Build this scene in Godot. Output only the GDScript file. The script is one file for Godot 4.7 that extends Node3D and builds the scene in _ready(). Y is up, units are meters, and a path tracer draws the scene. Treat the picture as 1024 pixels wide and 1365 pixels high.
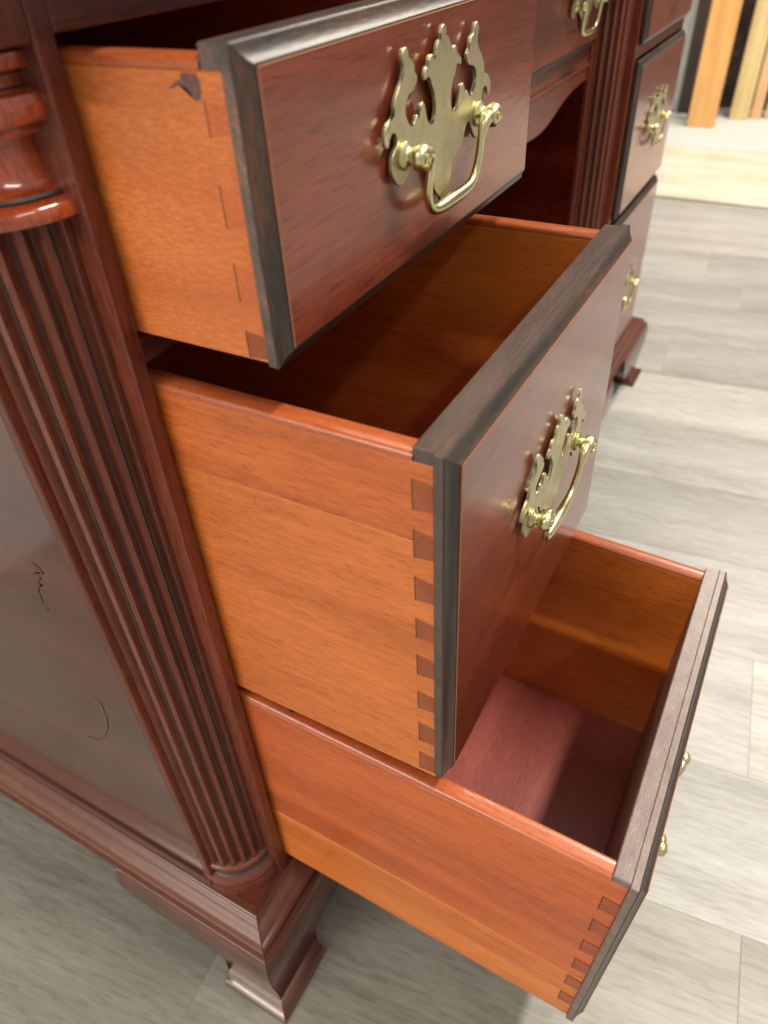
extends Node3D
# A kneehole desk seen from its left front corner, three drawers of the near pedestal pulled out. Units: metres. x along the desk front, z towards the viewer.

# ---------------------------------------------------------------- mesh helper
class Geo:
	var v := PackedVector3Array()
	var n := PackedVector3Array()

	func tri(a: Vector3, b: Vector3, c: Vector3, na: Vector3, nb: Vector3, nc: Vector3) -> void:   # counter-clockwise seen from outside
		v.append_array([a, c, b])
		n.append_array([na, nc, nb])

	func poly(p: Array, away: Vector3) -> void:   # flat convex polygon that faces away from a point
		var nn: Vector3 = (p[1] - p[0]).cross(p[2] - p[0])
		if nn.length() < 1e-14:
			return
		nn = nn.normalized()
		var mid := Vector3.ZERO
		for q in p:
			mid += q / p.size()
		if nn.dot(mid - away) < 0.0:
			p = p.duplicate()
			p.reverse()
			nn = -nn
		for i in range(1, p.size() - 1):
			tri(p[0], p[i], p[i + 1], nn, nn, nn)

	func box(a: Vector3, b: Vector3, ch := 0.0008) -> void:   # box with chamfered edges
		var lo := a.min(b)
		var hi := a.max(b)
		var c := (lo + hi) / 2.0
		var h := (hi - lo) / 2.0
		ch = minf(ch, 0.45 * minf(h.x, minf(h.y, h.z)))
		var k := h - Vector3.ONE * ch
		for s in [-1.0, 1.0]:
			poly([c + Vector3(s * h.x, -k.y, -k.z), c + Vector3(s * h.x, k.y, -k.z), c + Vector3(s * h.x, k.y, k.z), c + Vector3(s * h.x, -k.y, k.z)], c)
			poly([c + Vector3(-k.x, s * h.y, -k.z), c + Vector3(k.x, s * h.y, -k.z), c + Vector3(k.x, s * h.y, k.z), c + Vector3(-k.x, s * h.y, k.z)], c)
			poly([c + Vector3(-k.x, -k.y, s * h.z), c + Vector3(k.x, -k.y, s * h.z), c + Vector3(k.x, k.y, s * h.z), c + Vector3(-k.x, k.y, s * h.z)], c)
			for t in [-1.0, 1.0]:
				poly([c + Vector3(s * h.x, t * k.y, -k.z), c + Vector3(s * k.x, t * h.y, -k.z), c + Vector3(s * k.x, t * h.y, k.z), c + Vector3(s * h.x, t * k.y, k.z)], c)
				poly([c + Vector3(s * h.x, -k.y, t * k.z), c + Vector3(s * k.x, -k.y, t * h.z), c + Vector3(s * k.x, k.y, t * h.z), c + Vector3(s * h.x, k.y, t * k.z)], c)
				poly([c + Vector3(-k.x, s * h.y, t * k.z), c + Vector3(-k.x, s * k.y, t * h.z), c + Vector3(k.x, s * k.y, t * h.z), c + Vector3(k.x, s * h.y, t * k.z)], c)
				for r in [-1.0, 1.0]:
					poly([c + Vector3(s * h.x, t * k.y, r * k.z), c + Vector3(s * k.x, t * h.y, r * k.z), c + Vector3(s * k.x, t * k.y, r * h.z)], c)

	func grid(p: Array, away: Vector3, wrap := false, crease := 38.0) -> void:   # rows of points; edges sharper than crease stay sharp
		var rows: int = p.size() - 1
		var cols: int = p[0].size() - (0 if wrap else 1)
		var m: int = p[0].size()
		var fn := []
		var side := 0.0
		for i in rows:
			var r := PackedVector3Array()
			for j in cols:
				var k := (j + 1) % m
				var d1: Vector3 = p[i + 1][k] - p[i][j]
				var d2: Vector3 = p[i + 1][j] - p[i][k]
				var c: Vector3 = d1.cross(d2)
				side += c.dot((p[i][j] + p[i + 1][k]) / 2.0 - away)
				r.append(c)
			fn.append(r)
		var flip := side < 0.0
		var lim := cos(deg_to_rad(crease))
		for i in rows:
			for j in cols:
				var f0: Vector3 = fn[i][j]
				if f0.length() < 1e-16:
					continue
				var u0 := f0.normalized()
				var cn := []
				for q in [[0, 0], [1, 0], [1, 1], [0, 1]]:
					var s := Vector3.ZERO
					for di in 2:
						for dj in 2:
							var a: int = i + q[0] - 1 + di
							var b: int = j + q[1] - 1 + dj
							if wrap:
								b = posmod(b, cols)
							if a < 0 or a >= rows or b < 0 or b >= cols:
								continue
							var f: Vector3 = fn[a][b]
							if f.length() > 1e-16 and f.normalized().dot(u0) > lim:
								s += f.normalized()
					s = s.normalized() if s.length() > 0.01 else u0
					cn.append(-s if flip else s)
				var k := (j + 1) % m
				var A: Vector3 = p[i][j]
				var B: Vector3 = p[i + 1][j]
				var C: Vector3 = p[i + 1][k]
				var D: Vector3 = p[i][k]
				if flip:
					tri(A, B, C, cn[0], cn[1], cn[2])
					tri(A, C, D, cn[0], cn[2], cn[3])
				else:
					tri(A, D, C, cn[0], cn[3], cn[2])
					tri(A, C, B, cn[0], cn[2], cn[1])

	func lathe(prof: Array, o: Vector3, axis: Vector3, side: Vector3, a0 := 0.0, a1 := 360.0, segs := 32, fl := 0, depth := 0.0) -> void:
		var w := axis.cross(side)
		var p := []
		var wrap := a1 - a0 >= 359.9
		for q in prof:
			var row := PackedVector3Array()
			for j in (segs if wrap else segs + 1):
				var t: float = float(j) / segs
				var ang := deg_to_rad(a0 + (a1 - a0) * t)
				var r: float = q[0]
				if fl:
					var ph := fposmod(t * fl, 1.0) - 0.5
					r -= depth * maxf(0.0, 1.0 - pow(absf(ph) / 0.33, 2.0)) if absf(ph) < 0.33 else 0.0
				row.append(o + axis * q[1] + (side * cos(ang) + w * sin(ang)) * r)
			p.append(row)
		var mid: float = (prof[0][1] + prof[-1][1]) / 2.0
		grid(p, o + axis * mid, wrap)

	func tube(path: Array, rad: Array, segs := 12) -> void:
		var p := []
		for i in path.size():
			var t: Vector3 = (path[mini(i + 1, path.size() - 1)] - path[maxi(i - 1, 0)]).normalized()
			var s := t.cross(Vector3(0, 0, 1)).normalized()
			var w := s.cross(t).normalized()
			var row := PackedVector3Array()
			for j in segs:
				var a := TAU * j / segs
				row.append(path[i] + (s * cos(a) + w * sin(a)) * rad[i])
			p.append(row)
		# oriented ring by ring, since the path may bend round its own middle
		var lo := v.size()
		grid(p, Vector3.ZERO, true)
		var a0: Vector3 = v[lo]
		var near := 1e9
		var at := Vector3.ZERO
		for q in path:
			if a0.distance_to(q) < near:
				near = a0.distance_to(q)
				at = q
		if n[lo].dot(a0 - at) < 0.0:
			for i in range(lo, v.size()):
				n[i] = -n[i]
			for i in range(lo, v.size(), 3):
				var b := v[i + 1]; v[i + 1] = v[i + 2]; v[i + 2] = b
				var m := n[i + 1]; n[i + 1] = n[i + 2]; n[i + 2] = m
		for e in [0, path.size() - 1]:
			poly(Array(p[e]), path[absi(e - 1)] if e == 0 else path[e - 1])

	func prism(out: PackedVector2Array, z0: float, z1: float, bev := 0.0, xf := Transform3D.IDENTITY) -> void:   # outline in x, y with depth along z; the front is z1
		if Geometry2D.is_polygon_clockwise(out):
			out.reverse()
		var m := out.size()
		var inn := PackedVector2Array()
		for i in m:
			var e1 := (out[i] - out[(i + m - 1) % m]).normalized()
			var e2 := (out[(i + 1) % m] - out[i]).normalized()
			var q := Vector2(-e1.y - e2.y, e1.x + e2.x).normalized()
			inn.append(out[i] + q * bev)
		var tr := Geometry2D.triangulate_polygon(inn)
		var F := xf.basis * Vector3(0, 0, 1)
		for i in range(0, tr.size(), 3):
			var a := inn[tr[i]]; var b := inn[tr[i + 1]]; var c := inn[tr[i + 2]]
			if (b - a).cross(c - a) < 0.0:
				var t := b; b = c; c = t
			tri(xf * Vector3(a.x, a.y, z1), xf * Vector3(b.x, b.y, z1), xf * Vector3(c.x, c.y, z1), F, F, F)
		tr = Geometry2D.triangulate_polygon(out)
		for i in range(0, tr.size(), 3):
			var a := out[tr[i]]; var b := out[tr[i + 1]]; var c := out[tr[i + 2]]
			if (b - a).cross(c - a) < 0.0:
				var t := b; b = c; c = t
			tri(xf * Vector3(a.x, a.y, z0), xf * Vector3(c.x, c.y, z0), xf * Vector3(b.x, b.y, z0), -F, -F, -F)
		for i in m:
			var k := (i + 1) % m
			var d := out[k] - out[i]
			var N := xf.basis * Vector3(d.y, -d.x, 0).normalized()
			var A := xf * Vector3(out[i].x, out[i].y, z0); var B := xf * Vector3(out[k].x, out[k].y, z0)
			var C := xf * Vector3(out[k].x, out[k].y, z1 - bev); var D := xf * Vector3(out[i].x, out[i].y, z1 - bev)
			tri(A, B, C, N, N, N); tri(A, C, D, N, N, N)
			if bev > 0.0:
				var E := xf * Vector3(inn[k].x, inn[k].y, z1); var G := xf * Vector3(inn[i].x, inn[i].y, z1)
				var M := (N + F).normalized()
				tri(D, C, E, M, M, M); tri(D, E, G, M, M, M)

	func mesh(mat: Material) -> ArrayMesh:
		var am := ArrayMesh.new()
		var arr := []
		arr.resize(Mesh.ARRAY_MAX)
		arr[Mesh.ARRAY_VERTEX] = v
		arr[Mesh.ARRAY_NORMAL] = n
		am.add_surface_from_arrays(Mesh.PRIMITIVE_TRIANGLES, arr)
		am.surface_set_material(0, mat)
		return am

# ---------------------------------------------------------------- naming
func put(called: String, g, mat: Material, parent: Node = self) -> MeshInstance3D:
	var o := MeshInstance3D.new()
	o.name = called
	o.mesh = g.mesh(mat) if g is Geo else g
	if not g is Geo and mat:
		o.material_override = mat
	parent.add_child(o, true)
	return o

func node(called: String, parent: Node = self, at := Vector3.ZERO) -> Node3D:
	var o := Node3D.new()
	o.name = called
	o.position = at
	parent.add_child(o, true)
	return o

func tag(o: Node, label: String, category := "", group := "") -> void:
	o.set_meta("label", label)
	if category: o.set_meta("category", category)
	if group: o.set_meta("group", group)

func bx(a: Vector3, b: Vector3, ch := 0.0008) -> Geo:
	var g := Geo.new()
	g.box(a, b, ch)
	return g

# ---------------------------------------------------------------- textures
func noise(size: int, s: int, cycles: float, oct := 3, kind := FastNoiseLite.TYPE_SIMPLEX_SMOOTH) -> PackedByteArray:
	var f := FastNoiseLite.new()
	f.seed = s
	f.noise_type = kind
	f.frequency = cycles / size
	f.fractal_octaves = oct
	f.fractal_type = FastNoiseLite.FRACTAL_FBM if oct > 1 else FastNoiseLite.FRACTAL_NONE
	var im := f.get_seamless_image(size, size)
	im.convert(Image.FORMAT_L8)
	return im.get_data()

# colours are linear; layers are [cycles, octaves, weight]; pores: below thr the colour is multiplied by dark
func grain_texture(size: int, s: int, stops: Array, layers: Array, pore_cycles := 0.0, thr := 0.0, dark := Vector3.ONE) -> ImageTexture:
	var lut := []
	for i in 256:
		var t := i / 255.0 * (stops.size() - 1)
		var k := mini(int(t), stops.size() - 2)
		lut.append(stops[k].lerp(stops[k + 1], t - k))
	var fields := []
	for i in layers.size():
		fields.append(noise(size, s + i * 7, layers[i][0], layers[i][1]))
	var pores := noise(size, s + 91, pore_cycles, 2) if pore_cycles > 0.0 else PackedByteArray()
	var plain := PackedByteArray()
	var pored := PackedByteArray()
	for c in lut:
		var a := Color(c.x, c.y, c.z).linear_to_srgb()
		var b := Color(c.x * dark.x, c.y * dark.y, c.z * dark.z).linear_to_srgb()
		plain.append_array([int(clampf(a.r, 0, 1) * 255), int(clampf(a.g, 0, 1) * 255), int(clampf(a.b, 0, 1) * 255)])
		pored.append_array([int(clampf(b.r, 0, 1) * 255), int(clampf(b.g, 0, 1) * 255), int(clampf(b.b, 0, 1) * 255)])
	var data := PackedByteArray()
	data.resize(size * size * 3)
	var nl := layers.size()
	var w0: float = layers[0][2]
	var w1: float = layers[1][2] if nl > 1 else 0.0
	var w2: float = layers[2][2] if nl > 2 else 0.0
	var f0: PackedByteArray = fields[0]
	var f1: PackedByteArray = fields[mini(1, nl - 1)]
	var f2: PackedByteArray = fields[mini(2, nl - 1)]
	var base := 128.0 - 128.0 * (w0 + w1 + w2)
	var cut := int(thr * 255)
	var has := pores.size() > 0
	for i in size * size:
		var k := clampi(int(base + f0[i] * w0 + f1[i] * w1 + f2[i] * w2), 0, 255) * 3
		var src := pored if has and pores[i] < cut else plain
		var o := i * 3
		data[o] = src[k]
		data[o + 1] = src[k + 1]
		data[o + 2] = src[k + 2]
	return ImageTexture.create_from_image(Image.create_from_data(size, size, false, Image.FORMAT_RGB8, data))

func height_texture(size: int, s: int, cycles: float, oct: int) -> ImageTexture:
	return ImageTexture.create_from_image(Image.create_from_data(size, size, false, Image.FORMAT_L8, noise(size, s, cycles, oct)))

func mat(tex: Texture2D, scale: Vector3, rough: float, coat := 0.0, coat_rough := 0.1, tint := Color.WHITE, relief: Texture2D = null, depth := 0.0, world := true, shift := Vector3.ZERO) -> StandardMaterial3D:
	var m := StandardMaterial3D.new()
	m.albedo_color = tint
	m.albedo_texture = tex
	m.uv1_triplanar = true
	m.uv1_world_triplanar = world
	m.uv1_triplanar_sharpness = 6.0
	m.uv1_scale = scale
	m.uv1_offset = shift
	m.roughness = rough
	if coat > 0.0:
		m.clearcoat_enabled = true
		m.clearcoat = coat
		m.clearcoat_roughness = coat_rough
	if relief:
		m.heightmap_enabled = true
		m.heightmap_texture = relief
		m.heightmap_scale = depth
	return m

func along(axis: String, across: float, with_grain: float) -> Vector3:
	return Vector3(with_grain if axis == "x" else across, with_grain if axis == "y" else across, with_grain if axis == "z" else across)

var M := {}

func make_materials() -> void:
	var mauve := grain_texture(512, 57, [Vector3(0.085, 0.060, 0.054), Vector3(0.135, 0.098, 0.088), Vector3(0.175, 0.125, 0.108), Vector3(0.27, 0.185, 0.14)], [[8.0, 4, 0.8], [50.0, 3, 0.6]])
	var fine := height_texture(512, 5, 60.0, 3)
	var mah := grain_texture(1024, 11, [Vector3(0.052, 0.0115, 0.0070), Vector3(0.115, 0.0250, 0.0130), Vector3(0.180, 0.043, 0.020), Vector3(0.25, 0.068, 0.029)], [[3.0, 4, 0.75], [38.0, 3, 0.5], [150.0, 2, 0.35]], 120.0, 0.34, Vector3(0.62, 0.56, 0.56))
	var maple := grain_texture(1024, 23, [Vector3(0.38, 0.088, 0.013), Vector3(0.52, 0.136, 0.022), Vector3(0.63, 0.185, 0.036)], [[2.5, 4, 0.8], [26.0, 3, 0.55], [110.0, 2, 0.4]], 95.0, 0.29, Vector3(0.76, 0.66, 0.62))
	var fleck := grain_texture(1024, 31, [Vector3(0.36, 0.095, 0.018), Vector3(0.53, 0.162, 0.034), Vector3(0.74, 0.29, 0.082)], [[2.5, 3, 0.45], [70.0, 2, 0.42], [180.0, 1, 0.32]], 0.0)
	var col := grain_texture(1024, 17, [Vector3(0.080, 0.022, 0.013), Vector3(0.150, 0.045, 0.026), Vector3(0.22, 0.075, 0.042)], [[3.0, 4, 0.8], [30.0, 3, 0.45], [120.0, 2, 0.25]], 120.0, 0.30, Vector3(0.6, 0.55, 0.55))
	var bottom := grain_texture(512, 41, [Vector3(0.24, 0.045, 0.034), Vector3(0.33, 0.075, 0.058), Vector3(0.41, 0.115, 0.092)], [[3.0, 3, 0.6], [60.0, 3, 0.6]])
	var edge := grain_texture(512, 53, [Vector3(0.010, 0.009, 0.008), Vector3(0.022, 0.016, 0.013), Vector3(0.040, 0.024, 0.017), Vector3(0.10, 0.042, 0.022)], [[4.0, 4, 1.0], [60.0, 3, 0.6]])
	var brass := grain_texture(512, 61, [Vector3(0.46, 0.42, 0.255), Vector3(0.58, 0.535, 0.345), Vector3(0.62, 0.58, 0.385)], [[4.0, 4, 0.8], [60.0, 2, 0.4]])
	var vinyl := grain_texture(1024, 71, [Vector3(0.34, 0.335, 0.305), Vector3(0.43, 0.425, 0.395), Vector3(0.49, 0.488, 0.462), Vector3(0.57, 0.568, 0.548)], [[3.0, 5, 0.8], [34.0, 4, 0.7], [150.0, 2, 0.5]], 90.0, 0.32, Vector3(0.86, 0.84, 0.82))
	var pine := grain_texture(512, 83, [Vector3(0.62, 0.30, 0.085), Vector3(0.76, 0.41, 0.135), Vector3(0.85, 0.50, 0.19)], [[4.0, 3, 0.7], [40.0, 3, 0.5]])
	var carpet := grain_texture(512, 97, [Vector3(0.34, 0.36, 0.36), Vector3(0.52, 0.54, 0.53), Vector3(0.68, 0.70, 0.68)], [[20.0, 3, 0.9], [120.0, 2, 0.8]])
	for ax in ["x", "y", "z"]:
		M["mah_" + ax] = mat(mah, along(ax, 6.0, 0.42), 0.34, 0.5, 0.20, Color.WHITE, fine, 0.006)
		M["mat_" + ax] = mat(mah, along(ax, 6.0, 0.42), 0.42, 0.25, 0.25, Color(0.97, 0.90, 0.86), fine, 0.010)
		M["edge_" + ax] = mat(edge, along(ax, 9.0, 1.6), 0.45, 0.35, 0.32, Color.WHITE, fine, 0.012)
		M["maple_" + ax] = mat(maple, along(ax, 7.0, 0.8), 0.42, 0.25, 0.28, Color.WHITE, fine, 0.008)
	M.face = mat(col, along("x", 5.0, 0.32), 0.32, 0.6, 0.14, Color(1.04, 0.84, 0.74), fine, 0.006)
	M.col = mat(col, along("y", 6.0, 0.5), 0.40, 0.22, 0.25, Color(0.96, 0.86, 0.81), fine, 0.006)
	M.colgrain = mat(mah, along("y", 9.0, 1.0), 0.20, 1.0, 0.04, Color(1.42, 1.22, 1.0))
	M.cap_mauve = mat(mauve, along("x", 10.0, 5.0), 0.45, 0.3, 0.3, Color.WHITE, fine, 0.012)
	M.cap_grey = mat(edge, along("x", 9.0, 1.6), 0.40, 0.6, 0.26, Color(1.7, 1.7, 1.75), fine, 0.012)
	M.maple_in = mat(maple, along("z", 5.0, 0.6), 0.42, 0.25, 0.28, Color(1.03, 1.05, 0.92), fine, 0.008, true, Vector3(0.2, 0.1, 0.4))
	M.top_edge = mat(edge, along("x", 9.0, 1.6), 0.42, 0.5, 0.28, Color(1.35, 1.3, 1.25), fine, 0.012)
	M.cap_brown = mat(mauve, along("x", 9.0, 2.0), 0.40, 0.5, 0.25, Color(0.66, 0.60, 0.58), fine, 0.012)
	M.fleck = mat(fleck, Vector3(8, 8, 1.5), 0.42, 0.25, 0.28, Color(1.0, 0.93, 0.88), fine, 0.008)
	M.maple_warm = mat(maple, along("z", 7.0, 0.8), 0.42, 0.25, 0.28, Color(0.97, 0.90, 0.86), fine, 0.008, true, Vector3(0.3, 0.37, 0.2))
	M.maple_light = mat(maple, along("z", 7.0, 0.8), 0.42, 0.25, 0.28, Color(1.06, 1.08, 1.05), fine, 0.008, true, Vector3(0.7, 0.17, 0.1))
	M.maple_upper = mat(maple, along("z", 7.0, 0.8), 0.42, 0.25, 0.28, Color(0.99, 0.95, 0.92), fine, 0.008, true, Vector3(0.3, 0.52, 0.2))
	M.maple_red = mat(maple, along("z", 7.0, 0.8), 0.42, 0.25, 0.28, Color(0.96, 0.86, 0.86), fine, 0.008, true, Vector3(0.1, 0.61, 0.5))
	M.top_red = mat(maple, along("z", 9.0, 1.1), 0.32, 0.4, 0.2, Color(0.88, 0.84, 1.10), fine, 0.008)
	M.pin = mat(maple, along("x", 14.0, 3.0), 0.5, 0.2, 0.3, Color(0.74, 0.70, 0.80), fine, 0.01)
	M.pin_red = mat(maple, along("x", 14.0, 3.0), 0.45, 0.3, 0.25, Color(0.78, 0.66, 0.70), fine, 0.01)
	M.pin_pale = mat(fleck, Vector3(7, 7, 4), 0.45, 0.2, 0.3, Color(0.98, 0.88, 0.85), fine, 0.008)
	M.bottom = mat(bottom, Vector3(0.8, 6, 6), 0.36, 0.35, 0.2, Color.WHITE, fine, 0.01)
	M.worn = mat(pine, along("x", 20.0, 6.0), 0.5, 0.0, 0.1, Color(0.66, 0.56, 0.58))
	var br := mat(brass, Vector3(18, 18, 18), 0.44, 0.0, 0.1, Color.WHITE, fine, 0.003)
	br.metallic = 1.0
	M.brass = br
	var bd := mat(brass, Vector3(18, 18, 18), 0.30, 0.0, 0.1, Color(1.08, 1.09, 1.04))
	bd.metallic = 1.0
	M.bail = bd
	M.hole = mat(edge, Vector3(20, 20, 20), 0.6)
	M.ink = mat(mauve, Vector3(40, 40, 40), 0.5, 0.2, 0.3, Color(0.95, 0.72, 0.72))
	M.scratch = mat(carpet, Vector3(90, 90, 90), 0.5, 0.3, 0.2, Color(0.48, 0.40, 0.37))
	M.scribble = mat(mauve, Vector3(60, 60, 60), 0.4, 0.6, 0.12, Color(0.60, 0.48, 0.46))
	M.planks = []
	var shades := [0.98, 0.90, 1.0, 0.94, 0.86, 1.02, 0.92]
	for i in shades.size():
		var k: float = shades[i]
		M.planks.append(mat(vinyl, Vector3(2.6, 2.6, 0.26), 0.42, 0.15, 0.35, Color(k * 0.965, k * (0.972 - 0.003 * (i % 3)), k * (0.985 - 0.010 * (i % 3))), fine, 0.02, false, Vector3(0.37 * i, 0.21 * i, 0.29 * i)))
	M.shaded_planks = []  # same vinyl with the shade beside the desk put into its colour
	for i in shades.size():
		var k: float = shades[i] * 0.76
		M.shaded_planks.append(mat(vinyl, Vector3(2.6, 2.6, 0.26), 0.42, 0.15, 0.35, Color(k, k, k * 0.97), fine, 0.02, false, Vector3(0.17 * i, 0.41 * i, 0.23 * i)))
	M.subfloor = mat(vinyl, Vector3(3, 3, 0.5), 0.6, 0.0, 0.1, Color(0.9, 0.9, 0.88))
	M.pale = mat(pine, Vector3(2.0, 4.0, 0.5), 0.4, 0.2, 0.3, Color(0.99, 1.24, 1.84))
	M.carpet = mat(carpet, Vector3(4, 4, 4), 0.95, 0.0, 0.1, Color(1.06, 1.06, 1.05))
	M.pine = mat(pine, along("y", 5.0, 0.4), 0.45, 0.2, 0.3)
	M.tan = mat(pine, along("y", 6.0, 0.5), 0.5, 0.1, 0.3, Color(0.97, 1.16, 1.36))
	M.pink = mat(pine, along("y", 6.0, 0.5), 0.5, 0.1, 0.3, Color(0.97, 1.05, 1.30))
	M.brown = mat(pine, along("y", 6.0, 0.5), 0.5, 0.1, 0.3, Color(0.50, 0.44, 0.50))
	M.black = mat(edge, along("y", 6.0, 0.5), 0.5)
	M.grey = mat(carpet, Vector3(3, 0.4, 3), 0.5, 0.0, 0.1, Color(1, 1, 1))
	M.wall = mat(edge, Vector3(2, 2, 2), 0.8, 0.0, 0.1, Color(1.6, 1.7, 1.8))

# ---------------------------------------------------------------- brass pull
var plate_mesh: ArrayMesh
var post_mesh: ArrayMesh
var bail_mesh: ArrayMesh

func make_pull() -> void:
	var half := [[0, 38.2], [2, 37.3], [3, 35.2], [3.1, 33.3], [5.4, 32.6], [7.3, 30.4], [8.1, 27.9], [9.6, 26.4], [10.4, 28], [12.8, 28.6], [15.1, 27], [15.8, 24.9], [17.4, 24.7], [19.4, 22.8], [19.7, 20.7], [18.2, 19.6], [16, 20.6], [14, 19.4], [12.6, 16.8], [11, 15], [9.1, 11.2], [8.6, 7], [9.4, 3.4], [11.6, 1.4], [14.6, 1.7], [16.9, 4], [18.3, 7.6], [19.6, 10.8], [21.6, 11.9], [23.6, 10.8], [24.7, 8.2], [25.6, 6.4], [26.8, 7.9], [28.3, 7], [30.2, 5], [33, 4.9], [36, 7.3], [37.6, 10.5], [37.3, 14], [34.6, 16.8], [31.8, 17.5], [29, 18.7], [26.8, 20.8], [26.7, 23], [28.7, 24.8], [29.1, 27.4], [31, 29.5], [33.3, 30.5], [34.2, 32.8], [35.8, 34.5], [37.9, 34.5], [39.7, 33], [40.1, 31.1], [39.2, 29.2], [38.8, 26.8], [40.2, 24], [43.5, 21], [46.5, 18], [48, 15], [48.5, 11.9], [51.2, 11], [54.9, 9.3], [57.2, 6.5], [57.2, 3], [55.5, 0.8], [53.9, 1.2], [53, 3.2], [51.2, 5], [48.9, 5.2], [46.9, 3.4], [46.3, 0.8], [47.8, -1], [50.6, -3.2], [52, -6.6], [51.2, -11], [48, -15.4], [44, -17.2], [39.6, -16.4], [35.6, -12.8], [32.8, -8.4], [29.6, -6.8], [26.2, -9], [23, -14], [18, -17.5], [13.6, -20.2], [11, -24], [9.4, -28], [6.2, -32], [3, -34], [2.1, -36], [0, -37.8]]
	var pts := PackedVector2Array()
	for q in half:
		pts.append(Vector2(q[0], q[1]) * 0.001)
	for i in range(half.size() - 2, 0, -1):
		pts.append(Vector2(-half[i][0], half[i][1]) * 0.001)
	var sm := PackedVector2Array()
	for i in pts.size():
		var a := pts[(i + pts.size() - 1) % pts.size()]
		var b := pts[i]
		var c := pts[(i + 1) % pts.size()]
		var d := pts[(i + 2) % pts.size()]
		sm.append(b)
		sm.append(b.cubic_interpolate(c, a, d, 0.5) if b.distance_to(c) > 0.0012 else b.lerp(c, 0.5))
	var g := Geo.new()
	g.prism(sm, 0.0022, 0.0038, 0.00030)
	plate_mesh = g.mesh(M.brass)
	g = Geo.new()
	g.lathe([[0.0001, -0.0018], [0.0030, -0.0018], [0.0030, 0.0016], [0.0054, 0.0017], [0.0060, 0.0024], [0.0060, 0.0034], [0.0053, 0.0042], [0.0038, 0.0049], [0.0033, 0.0058], [0.0034, 0.0066], [0.0046, 0.0073], [0.0055, 0.0088], [0.0058, 0.0104], [0.0055, 0.0122], [0.0046, 0.0136], [0.0038, 0.0142], [0.0034, 0.0141], [0.0032, 0.0128], [0.0024, 0.0127], [0.0022, 0.0142], [0.0013, 0.0150], [0.0001, 0.0152]], Vector3.ZERO, Vector3(0, 0, 1), Vector3(1, 0, 0), 0, 360, 20)
	post_mesh = g.mesh(M.bail)
	var ctrl := [[-40, -5.5, 11.6, 3.0], [-36.0, -5.4, 11.7, 3.2], [-32.8, -6.2, 11.8, 3.2], [-30.4, -9, 11.7, 2.6], [-29.4, -14, 11.2, 2.0], [-29.4, -21, 10.4, 2.0], [-28.4, -27.0, 9.8, 2.1], [-25, -32.0, 9.4, 2.2], [-19, -34.4, 9.2, 2.6], [-10, -35, 9.2, 3.1], [0, -34.9, 9.2, 3.4]]
	var all := ctrl.duplicate()
	for i in range(ctrl.size() - 2, -1, -1):
		all.append([-ctrl[i][0], ctrl[i][1], ctrl[i][2], ctrl[i][3]])
	var path := []
	var rad := []
	for i in all.size() - 1:
		for k in 4:
			var t := k / 4.0
			var w := []
			for c in 4:
				w.append(cubic_interpolate(all[i][c], all[i + 1][c], all[maxi(i - 1, 0)][c], all[mini(i + 2, all.size() - 1)][c], t) * 0.001)
			path.append(Vector3(w[0], w[1], w[2]))
			rad.append(w[3])
	g = Geo.new()
	g.tube(path, rad, 14)
	bail_mesh = g.mesh(M.bail)

func pull(parent: Node, at: Vector3) -> void:
	put("pull_backplate", plate_mesh, null, parent).position = at
	for s in [-1.0, 1.0]:
		put("pull_post", post_mesh, null, parent).position = at + Vector3(0.041 * s, -0.0055, 0.0018)
	put("pull_bail", bail_mesh, null, parent).position = at

# ---------------------------------------------------------------- drawer
const W := 0.273
const LIP := 0.0022
const BEV := 0.0072
const LA := 0.0052
const LC := 0.0040
const REB := 0.0102

# the front: outline x0..x1, y0..y1, back of the lip at z
func drawer_front(parent: Node, x0: float, x1: float, y0: float, y1: float, z: float, wear: bool) -> void:
	var zf := z + LA + LC
	put("front_panel", bx(Vector3(x0 + BEV, y0 + BEV, z + LA - 0.001), Vector3(x1 - BEV, y1 - BEV, zf + 0.0006), 0.0005), M.face, parent)
	var prof := [[0.0, -0.0002], [0.0004, 0.0003], [0.0012, 0.0006], [0.0028, 0.0011], [0.0044, 0.0021], [0.0058, 0.0033], [0.0064, 0.0040], [0.0066, 0.0040], [BEV + 0.0002, 0.0040]]
	var c := Vector3((x0 + x1) / 2, (y0 + y1) / 2, z - 0.5)
	var corner := func(sx: int, sy: int, q: Array) -> Vector3:
		return Vector3(x0 + q[0] if sx < 0 else x1 - q[0], y0 + q[0] if sy < 0 else y1 - q[0], z + LA + q[1])
	for e in [[-1, -1, -1, 1, "y"], [1, -1, 1, 1, "y"], [-1, 1, 1, 1, "x"], [-1, -1, 1, -1, "x"]]:
		var rows := []
		for q in prof:
			rows.append(PackedVector3Array([corner.call(e[0], e[1], q), corner.call(e[2], e[3], q)]))
		var g := Geo.new()
		g.grid(rows, c, false, 20.0)
		put("moulded_edge", g, M["edge_" + e[4]], parent)
	if wear:
		var g2 := Geo.new()
		var t := 0.0005
		g2.box(Vector3(x0 + BEV + 0.0002, y1 - BEV - t, zf + 0.0003), Vector3(x1 - BEV - 0.0002, y1 - BEV + 0.0001, zf + 0.0008), 0.0002)
		g2.box(Vector3(x0 + BEV - 0.0001, y0 + BEV + 0.0002, zf + 0.0003), Vector3(x0 + BEV + t * 0.8, y1 - BEV - t, zf + 0.0008), 0.0002)
		put("worn_edge", g2, M.worn, parent)

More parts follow.
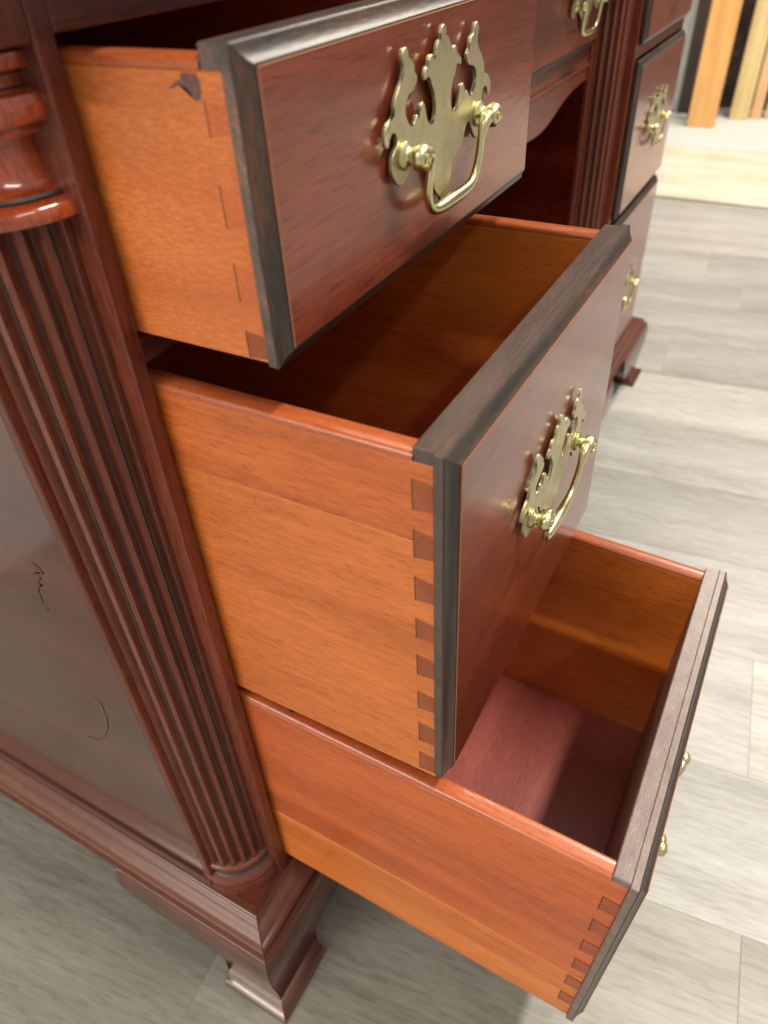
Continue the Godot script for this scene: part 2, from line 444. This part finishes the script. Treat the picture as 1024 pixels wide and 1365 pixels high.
func open_drawer(desk: Node3D, lab: String, d: float, S: float, B: float, F: float, G: float, tilt: float, twist: float, pins: Array, pull_y: float, side_mat: Material, kind: int) -> Node3D:
	var dr := node("drawer", desk, Vector3(0, tilt * -0.05, 0.05 - sin(tilt) * (S + B) / 2.0))
	dr.rotation = Vector3(tilt, twist, 0)
	dr.set_meta("label", lab)
	var z0 := d - 0.44 - 0.05
	var zd := d - 0.05
	var th := 0.012
	# all in the drawer's own axes: z is shifted by -0.05 and the hinge height by the tilt
	for s in [0, 1]:
		var xa := 0.0 if s == 0 else W - th
		var xb := xa + th
		if s == 0 and kind == 3:
			var split := B + 0.078
			put("side_board", bx(Vector3(xa, split + 0.0003, z0), Vector3(xb, S - 0.004, zd), 0.0004), M.maple_red, dr)
			put("side_board", bx(Vector3(xa + 0.0001, B, z0), Vector3(xb, split, zd), 0.0004), M.maple_light, dr)
		elif s == 0 and kind == 2:
			var split2 := B + 0.188
			put("side_board", bx(Vector3(xa, split2 + 0.0002, z0), Vector3(xb, S - 0.004, zd), 0.0003), M.maple_upper, dr)
			put("side_board", bx(Vector3(xa, B, z0), Vector3(xb, split2, zd), 0.0003), side_mat, dr)
		else:
			put("side_panel", bx(Vector3(xa, B, z0), Vector3(xb, S - 0.004, zd), 0.0006), side_mat if s == 0 else M.maple_in, dr)
		# rounded top edge
		var g := Geo.new()
		var rows := []
		for q in [[0.0, -0.004], [0.0, -0.0022], [0.0007, -0.0009], [0.002, -0.0001], [0.006, 0.0002], [0.010, -0.0001], [0.0113, -0.0009], [0.012, -0.0022], [0.012, -0.004]]:
			rows.append(PackedVector3Array([Vector3(xa + q[0], S + q[1], z0), Vector3(xa + q[0], S + q[1], zd - REB)]))
		g.grid(rows, Vector3(xa + th / 2, S - 0.004, (z0 + zd) / 2))
		put("side_top_edge", g, M.top_red, dr)
	put("back_panel", bx(Vector3(th, B + 0.004, z0), Vector3(W - th, S - 0.006, z0 + 0.012)), M.maple_in, dr)
	put("bottom_panel", bx(Vector3(th - 0.004, B + 0.010, z0), Vector3(W - th + 0.004, B + 0.016, zd - REB + 0.003), 0.0), M.bottom, dr)
	var f := Geo.new()
	f.box(Vector3(0.0002, S - 0.0045, zd - REB), Vector3(W - 0.0002, F, zd + 0.0005), 0.0007)
	f.box(Vector3(th, B + 0.002, zd - REB + 0.0004), Vector3(W - th, F - 0.003, zd), 0.0)
	var capm: Material = [M.cap_grey, M.cap_brown, M.cap_mauve][kind - 1]
	put("front_board", f, capm, dr)
	var g3 := Geo.new()
	g3.box(Vector3(-LIP, G, zd), Vector3(W + LIP, F + 0.0004, zd + LA), 0.0006)
	put("front_lip", g3, capm, dr)
	drawer_front(dr, -LIP, W + LIP, G, F + 0.0004, zd, true)
	for q in pins:
		var k := Geo.new()
		var w: float = REB * q[2]
		var dm: float = q[3]
		k.prism(PackedVector2Array([Vector2(0, q[0]), Vector2(w, q[0] + 0.0012), Vector2(w, q[1] - 0.0012), Vector2(0, q[1])]), 0.0, dm, 0.0001, Transform3D(Basis(Vector3(0, 0, 1), Vector3(0, 1, 0), Vector3(-1, 0, 0)), Vector3(0.0, 0, zd - REB)))
		put("dovetail_pin", k, M.pin_pale if dm < 0.0002 else M.pin if dm < 0.0005 else M.pin_red, dr)
		var s2 := Geo.new()
		s2.box(Vector3(-dm - 0.0001, q[0] - 0.0001, zd - REB - 0.0004), Vector3(0.001, q[1] + 0.0001, zd - REB + 0.0001), 0.0001)
		put("dovetail_joint", s2, M.hole, dr)
	pull(dr, Vector3(W / 2, pull_y, zd + LA + LC + 0.0006))
	return dr

# ---------------------------------------------------------------- desk pieces
const X := 0.05      # how far the carcass stands out beside the drawers
const S1 := 0.0115   # width of the stile beside the drawers
const REC := 0.044   # depth of the corner recess

# corner column: c is the inner corner of the recess, sx the side the column stands out to
func column(desk: Node3D, c: Vector3, sx: float) -> void:
	var side := Vector3(sx, 0, 0)
	var axis := Vector3(0, 1, 0)
	var a0 := -14.0
	var a1 := 104.0
	if sx < 0.0:
		axis = Vector3(0, 1, 0)
	# axis x side = (0,0,-sx); go from the side direction towards +z
	var from := a0
	var to := a1
	if Vector3(0, 1, 0).cross(side).z < 0.0:
		from = -a1
		to = -a0
	var g := Geo.new()
	g.lathe([[0.0332, 0.171], [0.0332, 0.716]], c, axis, side, from, to, 7 * 14, 7, 0.0046)
	put("fluted_shaft", g, M.col, desk)
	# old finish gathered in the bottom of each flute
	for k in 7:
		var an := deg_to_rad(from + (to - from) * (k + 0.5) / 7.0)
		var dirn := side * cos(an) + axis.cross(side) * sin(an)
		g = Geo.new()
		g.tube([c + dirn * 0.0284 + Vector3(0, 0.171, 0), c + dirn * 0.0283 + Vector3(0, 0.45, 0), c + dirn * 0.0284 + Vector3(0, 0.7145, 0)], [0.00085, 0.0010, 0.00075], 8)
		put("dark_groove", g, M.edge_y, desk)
	g = Geo.new()
	g.lathe([[0.030, 0.7140], [0.0372, 0.7142], [0.0398, 0.7155], [0.0406, 0.7182], [0.0398, 0.7208], [0.0376, 0.7224], [0.0345, 0.7228], [0.0345, 0.7246], [0.0330, 0.7252], [0.0318, 0.7262], [0.0300, 0.7290], [0.0282, 0.7330], [0.0270, 0.7380], [0.0264, 0.7420], [0.0268, 0.7436], [0.0318, 0.7442], [0.0326, 0.7456], [0.0320, 0.7472], [0.0345, 0.7478], [0.0382, 0.7490], [0.0400, 0.7518], [0.0400, 0.7548], [0.0384, 0.7578], [0.0350, 0.7590], [0.0310, 0.7594], [0.0306, 0.7620], [0.0310, 0.7640], [0.0336, 0.7644], [0.0362, 0.7656], [0.0370, 0.7680], [0.0364, 0.7704], [0.0340, 0.7718], [0.001, 0.7722]], c, axis, side, from, to, 40)
	put("turned_capital", g, M.colgrain, desk)
	for q in [[0.0348, 0.0346, 0.7226, 0.7249], [0.0322, 0.0312, 0.7584, 0.7598], [0.0270, 0.0318, 0.7432, 0.7444], [0.0312, 0.0340, 0.7636, 0.7646], [0.0312, 0.0334, 0.1668, 0.1692], [0.0348, 0.0314, 0.1578, 0.1592]]:
		g = Geo.new()
		g.lathe([[q[0], q[2]], [(q[0] + q[1]) / 2 + 0.0006, (q[2] + q[3]) / 2], [q[1], q[3]]], c, axis, side, from, to, 40)
		put("dark_fillet", g, M.edge_y, desk)
	g = Geo.new()
	g.lathe([[0.0260, 0.1752], [0.0335, 0.1748], [0.0352, 0.1735], [0.0358, 0.1718], [0.0350, 0.1700], [0.0330, 0.1690], [0.0312, 0.1660], [0.0306, 0.1620], [0.0314, 0.1590], [0.0345, 0.1580], [0.0380, 0.1568], [0.0398, 0.1540], [0.0396, 0.1510], [0.0376, 0.1490], [0.0372, 0.1468], [0.0400, 0.1462], [0.0402, 0.1335]], c, axis, side, from, to, 40)
	put("turned_base", g, M.col, desk)

# a moulding with the profile [t, y] round the front and the two sides of a pedestal from xa to xb; back is the z of its rear end
func base_run(called: String, desk: Node3D, prof: Array, xa: float, xb: float, back: float, ma: Array) -> void:
	var mid := Vector3((xa + xb) / 2, 0.12, back / 2)
	for k in 3:
		var rows := []
		for q in prof:
			var t: float = q[0]
			var a := Vector3(xa - t, q[1], t)
			var b := Vector3(xb + t, q[1], t)
			if k == 1:
				b = Vector3(xa - t, q[1], back)
			elif k == 2:
				a = Vector3(xb + t, q[1], back)
			rows.append(PackedVector3Array([a, b]))
		var g := Geo.new()
		g.grid(rows, mid, false, 30.0)
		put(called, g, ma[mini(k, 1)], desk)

func foot_t(y: float) -> float:
	var p := [[0.1172, 0.0240], [0.1155, 0.0266], [0.1100, 0.0290], [0.1010, 0.0304], [0.0900, 0.0307], [0.0770, 0.0298], [0.0640, 0.0280], [0.0500, 0.0258], [0.0380, 0.0240], [0.0260, 0.0229], [0.0150, 0.0224], [0.0118, 0.0228], [0.0108, 0.0252], [0.0090, 0.0288], [0.0066, 0.0326], [0.0045, 0.0350], [0.0, 0.0353]]
	for i in p.size() - 1:
		if y <= p[i][0] and y >= p[i + 1][0]:
			return lerpf(p[i][1], p[i + 1][1], (p[i][0] - y) / (p[i][0] - p[i + 1][0]))
	return p[0][1]

# one ogee bracket foot at the corner o of the carcass: dx, dz point outwards
func bracket_foot(desk: Node3D, o: Vector3, dx: float, dz: float) -> void:
	var cut := [[0.0, 0.0], [0.030, 0.0], [0.036, 0.0], [0.0365, 0.0105], [0.040, 0.026], [0.052, 0.036], [0.066, 0.040], [0.074, 0.042], [0.0745, 0.036], [0.084, 0.042], [0.100, 0.053], [0.116, 0.064], [0.130, 0.073], [0.140, 0.081], [0.146, 0.092], [0.148, 0.1165]]
	var ys := [0.1172, 0.1155, 0.11, 0.101, 0.09, 0.077, 0.064, 0.05, 0.038, 0.026, 0.015, 0.0118, 0.0108, 0.009, 0.0066, 0.0045, 0.0]
	var g := Geo.new()
	for run in 2:
		var rows := []
		var inner := []
		for c in cut:
			var row := PackedVector3Array()
			for yy in ys:
				var y := maxf(yy, c[1])
				var t := foot_t(y)
				var s: float = c[0]
				var m := maxf(0.0, 1.0 - s / 0.036)
				row.append(o + (Vector3(dx * t, y, dz * (t * m - s)) if run == 0 else Vector3(dx * (t * m - s), y, dz * t)))
			# under side and inner face
			var yb: float = c[1]
			row.append(o + (Vector3(dx * 0.002, yb, dz * (0.002 * maxf(0.0, 1.0 - c[0] / 0.036) - c[0])) if run == 0 else Vector3(dx * (0.002 * maxf(0.0, 1.0 - c[0] / 0.036) - c[0]), yb, dz * 0.002)))
			row.append(o + (Vector3(dx * 0.002, 0.1172, dz * (0.002 * maxf(0.0, 1.0 - c[0] / 0.036) - c[0])) if run == 0 else Vector3(dx * (0.002 * maxf(0.0, 1.0 - c[0] / 0.036) - c[0]), 0.1172, dz * 0.002)))
			rows.append(row)
		g.grid(rows, o + (Vector3(dx * 0.012, 0.07, -dz * 0.07) if run == 0 else Vector3(-dx * 0.07, 0.07, dz * 0.012)), false, 34.0)
	put("bracket_foot", g, M.foot, desk)

func pedestal(desk: Node3D, xl: float, rails: Array, top: float) -> void:
	# xl: left face of the drawers; the carcass runs from xl - X to xl + W + X
	var xa := xl - X
	var xb := xl + W + X
	var back := -0.56
	var dp := -0.56
	# corner posts: stile, recess walls, corner block above the column
	for s in [-1.0, 1.0]:
		var e := xl - 0.002 if s < 0.0 else xl + W + 0.002      # opening edge
		var w := xl - S1 if s < 0.0 else xl + W + S1            # recess wall
		var f := xa if s < 0.0 else xb                          # outer face
		put("stile", bx(Vector3(e, 0.1325, -0.052), Vector3(w, top, 0), 0.0008), M.mat_y, desk)
		put("side_post", bx(Vector3(w, 0.1325, -0.050), Vector3(f - s * 0.0, top, -REC), 0.0008), M.mat_y, desk)
		put("corner_block", bx(Vector3(w + s * 0.0002, 0.7726, -REC), Vector3(f, top, -0.0003), 0.0008), M.mat_y, desk)
		put("side_panel", bx(Vector3(e, 0.1325, back), Vector3(f - s * 0.0006, top, -0.0502), 0.0008), M.panel, desk)
		put("recess_floor", bx(Vector3(w, 0.120, -REC), Vector3(f, 0.1342, 0), 0.0006), M.mat_x, desk)
	put("back_panel", bx(Vector3(xl, 0.1325, back), Vector3(xl + W, top, back + 0.01)), M.mat_x, desk)
	put("bottom_board", bx(Vector3(xa + 0.004, 0.119, back), Vector3(xb - 0.004, 0.1324, -0.002)), M.mat_x, desk)
	for s in [-1.0, 1.0]:
		var f := xa if s < 0.0 else xb
		put("base_fillet", bx(Vector3(f + s * 0.0022, 0.1325, back), Vector3(f - s * 0.002, 0.1500, -REC - 0.001), 0.0014), M.panel, desk)
	for r in rails:
		put("rail", bx(Vector3(xl - 0.0018, r[0], -0.05), Vector3(xl + W + 0.0018, r[1], -r[2]), 0.0008), M.mat_x, desk)
	for k in 2:
		var bz := 0.0 if k == 0 else back
		var dz := 1.0 if k == 0 else -1.0
		bracket_foot(desk, Vector3(xa, 0, bz), -1.0, dz)
		bracket_foot(desk, Vector3(xb, 0, bz), 1.0, dz)
	var prof := [[-0.004, 0.13487], [0.0026, 0.1346], [0.0036, 0.13392], [0.004, 0.1327], [0.0046, 0.13202], [0.009, 0.13045], [0.0135, 0.12821], [0.0165, 0.12617], [0.0175, 0.12562], [0.0205, 0.12494], [0.0222, 0.12318], [0.0216, 0.12127], [0.0198, 0.12032], [0.0186, 0.12005], [0.0186, 0.11814], [0.025, 0.11746], [0.0, 0.11706]]
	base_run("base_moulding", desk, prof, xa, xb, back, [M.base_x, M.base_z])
	column(desk, Vector3(xl - S1, 0, -REC), -1.0)
	column(desk, Vector3(xl + W + S1, 0, -REC), 1.0)

# thin marks that lie on a surface facing -x
func mark(parent: Node, called: String, pts: Array, x: float, wid: float, m: Material) -> void:
	var g := Geo.new()
	for i in pts.size() - 1:
		var a := Vector2(pts[i][0], pts[i][1])
		var b := Vector2(pts[i + 1][0], pts[i + 1][1])
		var w: float = wid * (pts[i][2] if pts[i].size() > 2 else 1.0)
		var t := (b - a).normalized() * w
		var s := Vector2(-t.y, t.x)
		var e := t * 0.0
		g.poly([Vector3(x, a.x + s.x - e.x, a.y + s.y - e.y), Vector3(x, b.x + s.x + e.x, b.y + s.y + e.y), Vector3(x, b.x - s.x + e.x, b.y - s.y + e.y), Vector3(x, a.x - s.x - e.x, a.y - s.y - e.y)], Vector3(x + 1, 0, 0))
	put(called, g, m, parent)

# ---------------------------------------------------------------- the scene
func _ready() -> void:
	# camera
	var cam := Camera3D.new()
	cam.name = "camera"
	add_child(cam)
	var R := Vector3(0.479445, -0.040520, 0.876636)
	var U := Vector3(0.582880, 0.761465, -0.283589)
	var Fw := Vector3(0.656037, -0.646938, -0.388699)
	cam.transform = Transform3D(Basis(R, U, -Fw), Vector3(-0.211149, 0.807458, 0.246496))
	var ca := CameraAttributesPhysical.new()
	ca.frustum_focal_length = 17.15
	ca.frustum_near = 0.02
	ca.frustum_far = 40.0
	ca.frustum_focus_distance = 0.43
	ca.exposure_aperture = 5.6
	cam.attributes = ca
	cam.fov = 69.952
	cam.near = 0.02
	cam.far = 40.0
	# surroundings: the pale light of the room
	var we := WorldEnvironment.new()
	we.name = "surroundings"
	var env := Environment.new()
	env.background_mode = Environment.BG_COLOR
	env.background_color = Color(1.0, 0.97, 0.93)
	env.background_energy_multiplier = 0.31
	env.tonemap_mode = Environment.TONE_MAPPER_LINEAR
	env.tonemap_exposure = 1.66
	env.sdfgi_enabled = true
	env.ssao_enabled = true
	env.ssil_enabled = true
	we.environment = env
	add_child(we)
	# ceiling lights: long tubes above the desk, outside the frame; one on the left is added
	ceiling_light("long white ceiling light above the open drawers", Vector3(0.80, 2.75, 1.00), Vector2(1.25, 0.16), 4.6)
	ceiling_light("added wide white lamp beyond the left end of the desk", Vector3(-2.3, 2.75, -0.7), Vector2(0.5, 2.4), 2.2)  # added lamp: spreads the left light so its band in the drawer weakens
	ceiling_light("wide white ceiling light far beyond the left end of the desk", Vector3(-4.8, 2.75, -1.6), Vector2(0.5, 2.4), 21.0)
	ceiling_light("long white ceiling light above the leaning boards", Vector3(3.0, 2.75, 0.6), Vector2(1.25, 0.16), 5.0)
	ceiling_light("short white ceiling light behind the viewer", Vector3(-0.7, 2.75, 1.7), Vector2(0.9, 0.16), 0.9)
	make_materials()
	M.panel = mat(M.mah_y.albedo_texture, along("z", 5.0, 0.5), 0.16, 0.7, 0.07, Color(0.74, 0.52, 0.43))
	M.panel.metallic_specular = 0.62
	M.foot = mat(M.col.albedo_texture, along("x", 5.0, 0.6), 0.34, 0.45, 0.18, Color(0.74, 0.66, 0.62))
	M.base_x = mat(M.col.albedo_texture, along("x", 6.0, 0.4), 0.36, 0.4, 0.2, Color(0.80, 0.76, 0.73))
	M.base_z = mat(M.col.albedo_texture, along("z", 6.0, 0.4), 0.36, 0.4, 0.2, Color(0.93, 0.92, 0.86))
	make_pull()
	floors()
	leaning_boards()
	build_desk()

func ceiling_light(lab: String, at: Vector3, size: Vector2, energy: float) -> void:
	var o := node("ceiling_light", self, at)
	tag(o, lab, "ceiling light", "ceiling lights")
	var white := StandardMaterial3D.new()
	white.albedo_color = Color(0.9, 0.9, 0.9)
	white.roughness = 0.5
	put("lamp_housing", bx(Vector3(-size.x / 2 - 0.02, 0.0, -size.y / 2 - 0.02), Vector3(size.x / 2 + 0.02, 0.07, size.y / 2 + 0.02), 0.01), white, o)
	var glow := StandardMaterial3D.new()
	glow.albedo_color = Color(0.9, 0.9, 0.88)
	glow.emission_enabled = true
	glow.emission = Color(1.0, 0.96, 0.90)
	glow.emission_energy_multiplier = 1.0
	put("lamp_diffuser", bx(Vector3(-size.x / 2, -0.012, -size.y / 2), Vector3(size.x / 2, -0.001, size.y / 2), 0.004), glow, o)
	var l := AreaLight3D.new()
	l.name = "lamp_light"
	l.area_size = size
	l.light_color = Color(1.0, 0.955, 0.89)
	l.light_energy = energy
	l.area_range = 20.0
	l.shadow_enabled = true
	l.position = Vector3(0, -0.02, 0)
	l.rotation_degrees = Vector3(-90, 0, 0)
	o.add_child(l)

func floors() -> void:
	var fl := node("floor")
	fl.set_meta("kind", "structure")
	fl.set_meta("label", "grey washed oak plank floor under the desk")
	fl.rotation_degrees.y = 6.0
	var pw := 0.1825
	var pl := 1.22
	var pm := bx(Vector3(-pw / 2 + 0.00004, -0.006, -pl / 2 + 0.00004), Vector3(pw / 2 - 0.00004, 0.0, pl / 2 - 0.00004), 0.00035).mesh(null)
	var rng := RandomNumberGenerator.new()
	rng.seed = 4
	for i in range(-7, 13):
		var x := 0.150 + pw * (i - 0.5)
		var sh := rng.randf() * pl
		if i == 4: sh = -0.10
		if i == 5: sh = 0.2
		for k in range(-1, 3):
			var o := put("plank", pm, (M.shaded_planks if i >= -2 and i <= 0 and -1.2 + sh + k * pl > -0.75 else M.planks)[rng.randi() % M.planks.size()], fl)  # rows beside the left end get the shade-coloured copies
			o.position = Vector3(x, 0, -1.2 + sh + k * pl)
	var sub := put("ground", bx(Vector3(-6, -0.05, -6), Vector3(8, -0.0062, 6), 0.0), M.subfloor)
	sub.set_meta("kind", "structure")
	var strip := node("pale_floor")
	strip.set_meta("kind", "structure")
	for k in 4:
		put("plank", bx(Vector3(2.43 + 0.153 * k, -0.004, -3), Vector3(2.43 + 0.153 * (k + 1) - 0.001, 0.002, 3), 0.0008), M.pale, strip)
	var cp := put("carpet", bx(Vector3(3.043, -0.004, -3), Vector3(3.9, 0.004, 3), 0.001), M.carpet)
	cp.set_meta("kind", "structure")
	var wl := put("wall", bx(Vector3(3.72, 0.0, -3), Vector3(3.8, 2.4, 3), 0.001), M.wall)
	wl.set_meta("kind", "structure")

func leaning_boards() -> void:
	# [label, z0, z1, x, thickness, height, material]
	var list := [
		["pale grey upright board beside the far end of the desk", -0.47, -0.383, 3.60, 0.03, 1.4, M.grey],
		["black upright board between the pale grey board and the brown one", -0.378, -0.322, 3.56, 0.03, 1.5, M.black],
		["narrow brown board standing close behind the orange one", -0.314, -0.270, 3.45, 0.03, 1.3, M.brown],
		["wide orange wooden board standing foremost on the grey carpet", -0.292, -0.188, 3.34, 0.045, 1.5, M.pine],
		["pale tan board standing to the right of the orange board", -0.154, -0.082, 3.52, 0.04, 1.4, M.tan],
		["pinkish tan board standing beyond the pale tan one", -0.076, -0.036, 3.55, 0.03, 1.3, M.pink],
		["light brown board at the right end of the row of boards", -0.022, 0.04, 3.57, 0.03, 1.5, M.pink],
	]
	for b in list:
		var o := put("wooden_board", bx(Vector3(0, 0, b[1]), Vector3(b[4], b[5], b[2]), 0.002), b[6])
		o.position = Vector3(b[3], 0.0045, 0)
		o.rotation_degrees.z = -1.5
		tag(o, b[0], "board", "boards standing upright on the carpet")

func build_desk() -> void:
	var desk := node("kneehole_desk")
	tag(desk, "dark mahogany kneehole desk with fluted corner columns and three drawers pulled open", "desk")
	var XR := 0.900
	pedestal(desk, 0.0, [[0.7740, 0.806, 0.0], [0.6435, 0.6565, 0.003], [0.3915, 0.3975, 0.004], [0.1325, 0.1480, 0.002]], 0.806)
	pedestal(desk, XR, [[0.7740, 0.806, 0.0], [0.6280, 0.6440, 0.001], [0.4180, 0.4250, 0.001], [0.1325, 0.1480, 0.002]], 0.806)
	put("desk_top", bx(Vector3(-0.085, 0.8065, -0.60), Vector3(XR + W + 0.085, 0.832, 0.035), 0.006), M.mah_x, desk)
	# drawers
	open_drawer(desk, "small top drawer pulled out a little", 0.0709, 0.7690, 0.6601, 0.7728, 0.6597, -0.0052, 0.0,
		[[0.7449, 0.7560, 0.95, 0.00012], [0.7139, 0.7290, 0.95, 0.00012], [0.6856, 0.7010, 0.95, 0.00012], [0.6612, 0.6730, 1.0, 0.0003]], 0.7232, M.fleck, 1)
	open_drawer(desk, "deep middle drawer pulled out halfway", 0.1468, 0.6344, 0.3983, 0.6378, 0.4040, -0.0077, 0.0,
		[[0.605, 0.6215, 1, 0.0003], [0.577, 0.5935, 1, 0.0003], [0.549, 0.5645, 1, 0.0003], [0.5215, 0.5358, 1, 0.0003], [0.492, 0.508, 1, 0.0003], [0.4622, 0.4778, 1, 0.0003], [0.4308, 0.4485, 1, 0.0003], [0.4012, 0.419, 1, 0.0003]], 0.541, M.maple_z, 2)
	open_drawer(desk, "deep bottom drawer pulled out farthest with a reddish floor", 0.264, 0.3878, 0.1515, 0.3901, 0.1503, 0.030, 0.0,
		[[0.345, 0.362, 1, 0.0006], [0.311, 0.328, 1, 0.0006], [0.277, 0.294, 1, 0.0006], [0.243, 0.260, 1, 0.0006], [0.209, 0.226, 1, 0.0006], [0.175, 0.192, 1, 0.0006]], 0.277, M.maple_warm, 3)
	# closed drawers of the far pedestal
	for q in [[0.6450, 0.7728, 0.7200], [0.4260, 0.6265, 0.5350], [0.1500, 0.4165, 0.2720]]:
		var d := node("drawer", desk)
		put("front_lip", bx(Vector3(XR - LIP, q[0], 0.0004), Vector3(XR + W + LIP, q[1], LA), 0.0006), M.edge_x, d)
		drawer_front(d, XR - LIP, XR + W + LIP, q[0], q[1], 0.0, false)
		pull(d, Vector3(XR + W / 2, q[2], LA + LC + 0.0006))
	# kneehole
	var ka := W + X
	var kb := XR - X
	var zc := -0.047
	var cd := node("drawer", desk)
	cd.set_meta("label", "wide closed drawer above the kneehole")
	put("front_lip", bx(Vector3(ka + 0.012, 0.6525, zc), Vector3(kb - 0.004, 0.7728, zc + LA), 0.0006), M.edge_x, cd)
	drawer_front(cd, ka + 0.012, kb - 0.004, 0.6525, 0.7728, zc, false)
	pull(cd, Vector3(0.765, 0.710, zc + LA + LC + 0.0006))
	pull(cd, Vector3(0.41, 0.710, zc + LA + LC + 0.0006))
	put("centre_rail", bx(Vector3(ka, 0.774, -0.07), Vector3(kb, 0.806, zc), 0.001), M.mat_x, desk)
	put("apron_rail", bx(Vector3(ka, 0.6300, -0.07), Vector3(kb, 0.6510, zc - 0.001), 0.001), M.mat_x, desk)
	put("apron_bead", bx(Vector3(ka, 0.6265, -0.06), Vector3(kb, 0.6320, zc + 0.0015), 0.0015), M.mat_x, desk)
	var out := PackedVector2Array([Vector2(ka, 0.628), Vector2(ka, 0.612)])
	var c := (ka + kb) / 2
	var curve := [[0.250, 0.6120], [0.215, 0.6100], [0.185, 0.6060], [0.160, 0.6000], [0.140, 0.5940], [0.120, 0.5890], [0.100, 0.5862], [0.085, 0.5858], [0.070, 0.5860], [0.045, 0.5866], [0.025, 0.5868], [0.0, 0.5868]]
	for q in curve: out.append(Vector2(c - q[0], q[1]))
	for i in range(curve.size() - 2, -1, -1): out.append(Vector2(c + curve[i][0], curve[i][1]))
	out.append(Vector2(kb, 0.612)); out.append(Vector2(kb, 0.628))
	var ap := Geo.new()
	ap.prism(out, -0.068, zc - 0.0005, 0.0006)
	put("apron", ap, M.mat_x, desk)
	put("kneehole_back", bx(Vector3(ka, 0.03, -0.50), Vector3(kb, 0.80, -0.49)), M.mah_x, desk)
	put("kneehole_ceiling", bx(Vector3(ka, 0.652, -0.49), Vector3(kb, 0.66, -0.07)), M.mat_x, desk)
	# mitre joints of the near corner
	var mj := []
	for q in [[0.0028, 0.13467], [0.0042, 0.13256], [0.009, 0.13052], [0.0165, 0.12624], [0.0205, 0.12501], [0.0222, 0.12318], [0.0216, 0.12127], [0.0188, 0.11991], [0.025, 0.11746], [0.0266, 0.1155], [0.029, 0.11], [0.0304, 0.101], [0.0307, 0.09], [0.0298, 0.077], [0.028, 0.064], [0.0258, 0.05], [0.024, 0.038], [0.0229, 0.026], [0.0224, 0.015]]:
		mj.append(Vector3(-X - q[0], q[1], q[0]))
	var jr := []
	for q in mj: jr.append(0.0005)
	var jg := Geo.new()
	jg.tube(mj, jr, 6)
	put("mitre_joint", jg, M.hole, desk)
	# specks of dust on the two upper fronts
	var rng := RandomNumberGenerator.new()
	rng.seed = 12
	for k in 2:
		var dg := Geo.new()
		var dd: Node = desk.get_node("drawer" if k == 0 else "drawer2")
		var zz: float = (0.0709 if k == 0 else 0.1468) - 0.05 + LA + LC + 0.0006
		for i in 45:
			var p := Vector3(rng.randf_range(0.01, W - 0.01), rng.randf_range(0.672, 0.762) if k == 0 else rng.randf_range(0.415, 0.625), zz)
			var r := rng.randf_range(0.00010, 0.00022)
			dg.box(p - Vector3(r, r * 1.3, 0.0001), p + Vector3(r * 1.2, r, 0.00016), 0.00005)
		put("dust_specks", dg, M.scratch, dd).set_meta("kind", "stuff")
	# marks on the wood
	mark(desk, "ink_scribble", [[0.521, -0.0858, 1.6], [0.5185, -0.0815, 1.4], [0.5150, -0.0800], [0.5130, -0.0850, 1.6], [0.5115, -0.0894], [0.5085, -0.0850], [0.506, -0.0885], [0.5015, -0.0906], [0.502, -0.087], [0.4985, -0.0925], [0.4931, -0.0948], [0.4815, -0.0966, 0.7], [0.4778, -0.0940, 1.3], [0.4765, -0.0955]], -X - 0.00015, 0.0005, M.scribble)
	mark(desk, "scratch", [[0.4000, -0.1000, 0.4], [0.3879, -0.0932], [0.3854, -0.0863], [0.3661, -0.0882], [0.3480, -0.0940, 0.7], [0.3271, -0.1067, 0.8], [0.3180, -0.1150, 1.1], [0.3150, -0.124, 1.1], [0.314, -0.130]], -X - 0.00015, 0.0005, M.scratch)
	var blot := Geo.new()
	var bo := PackedVector2Array()
	for q in [[-5.5, -1.6], [-2.5, -0.6], [-0.5, 0.8], [1.2, 1.0], [1.6, 2.6], [3.2, 3.4], [6.2, 3.3], [8.6, 3.2], [9.6, 0.6], [9.4, -2.6], [8.2, -4.6], [6.4, -4.9], [4.8, -3.6], [3.6, -1.4], [2.0, -0.6], [0.2, -0.4], [-2.5, -1.5]]:
		bo.append(Vector2(q[0], q[1]) * 0.001)
	blot.prism(bo, 0.0, 0.00015, 0.0, Transform3D(Basis(Vector3(0, 0, 1), Vector3(0, 1, 0), Vector3(-1, 0, 0)), Vector3(0.0, 0.7608, 0.0005)))
	put("ink_blot", blot, M.ink, desk.get_node("drawer"))
	# a knot in the top edge of the bottom drawer
	var kg := Geo.new()
	kg.lathe([[0.0026, -0.0004], [0.0022, 0.00025], [0.0001, 0.0003]], Vector3(0.0068, 0.3881, -0.016), Vector3(0, 1, 0), Vector3(1, 0, 0), 0, 360, 14)
	put("knot", kg, M.hole, desk.get_node("drawer3"))
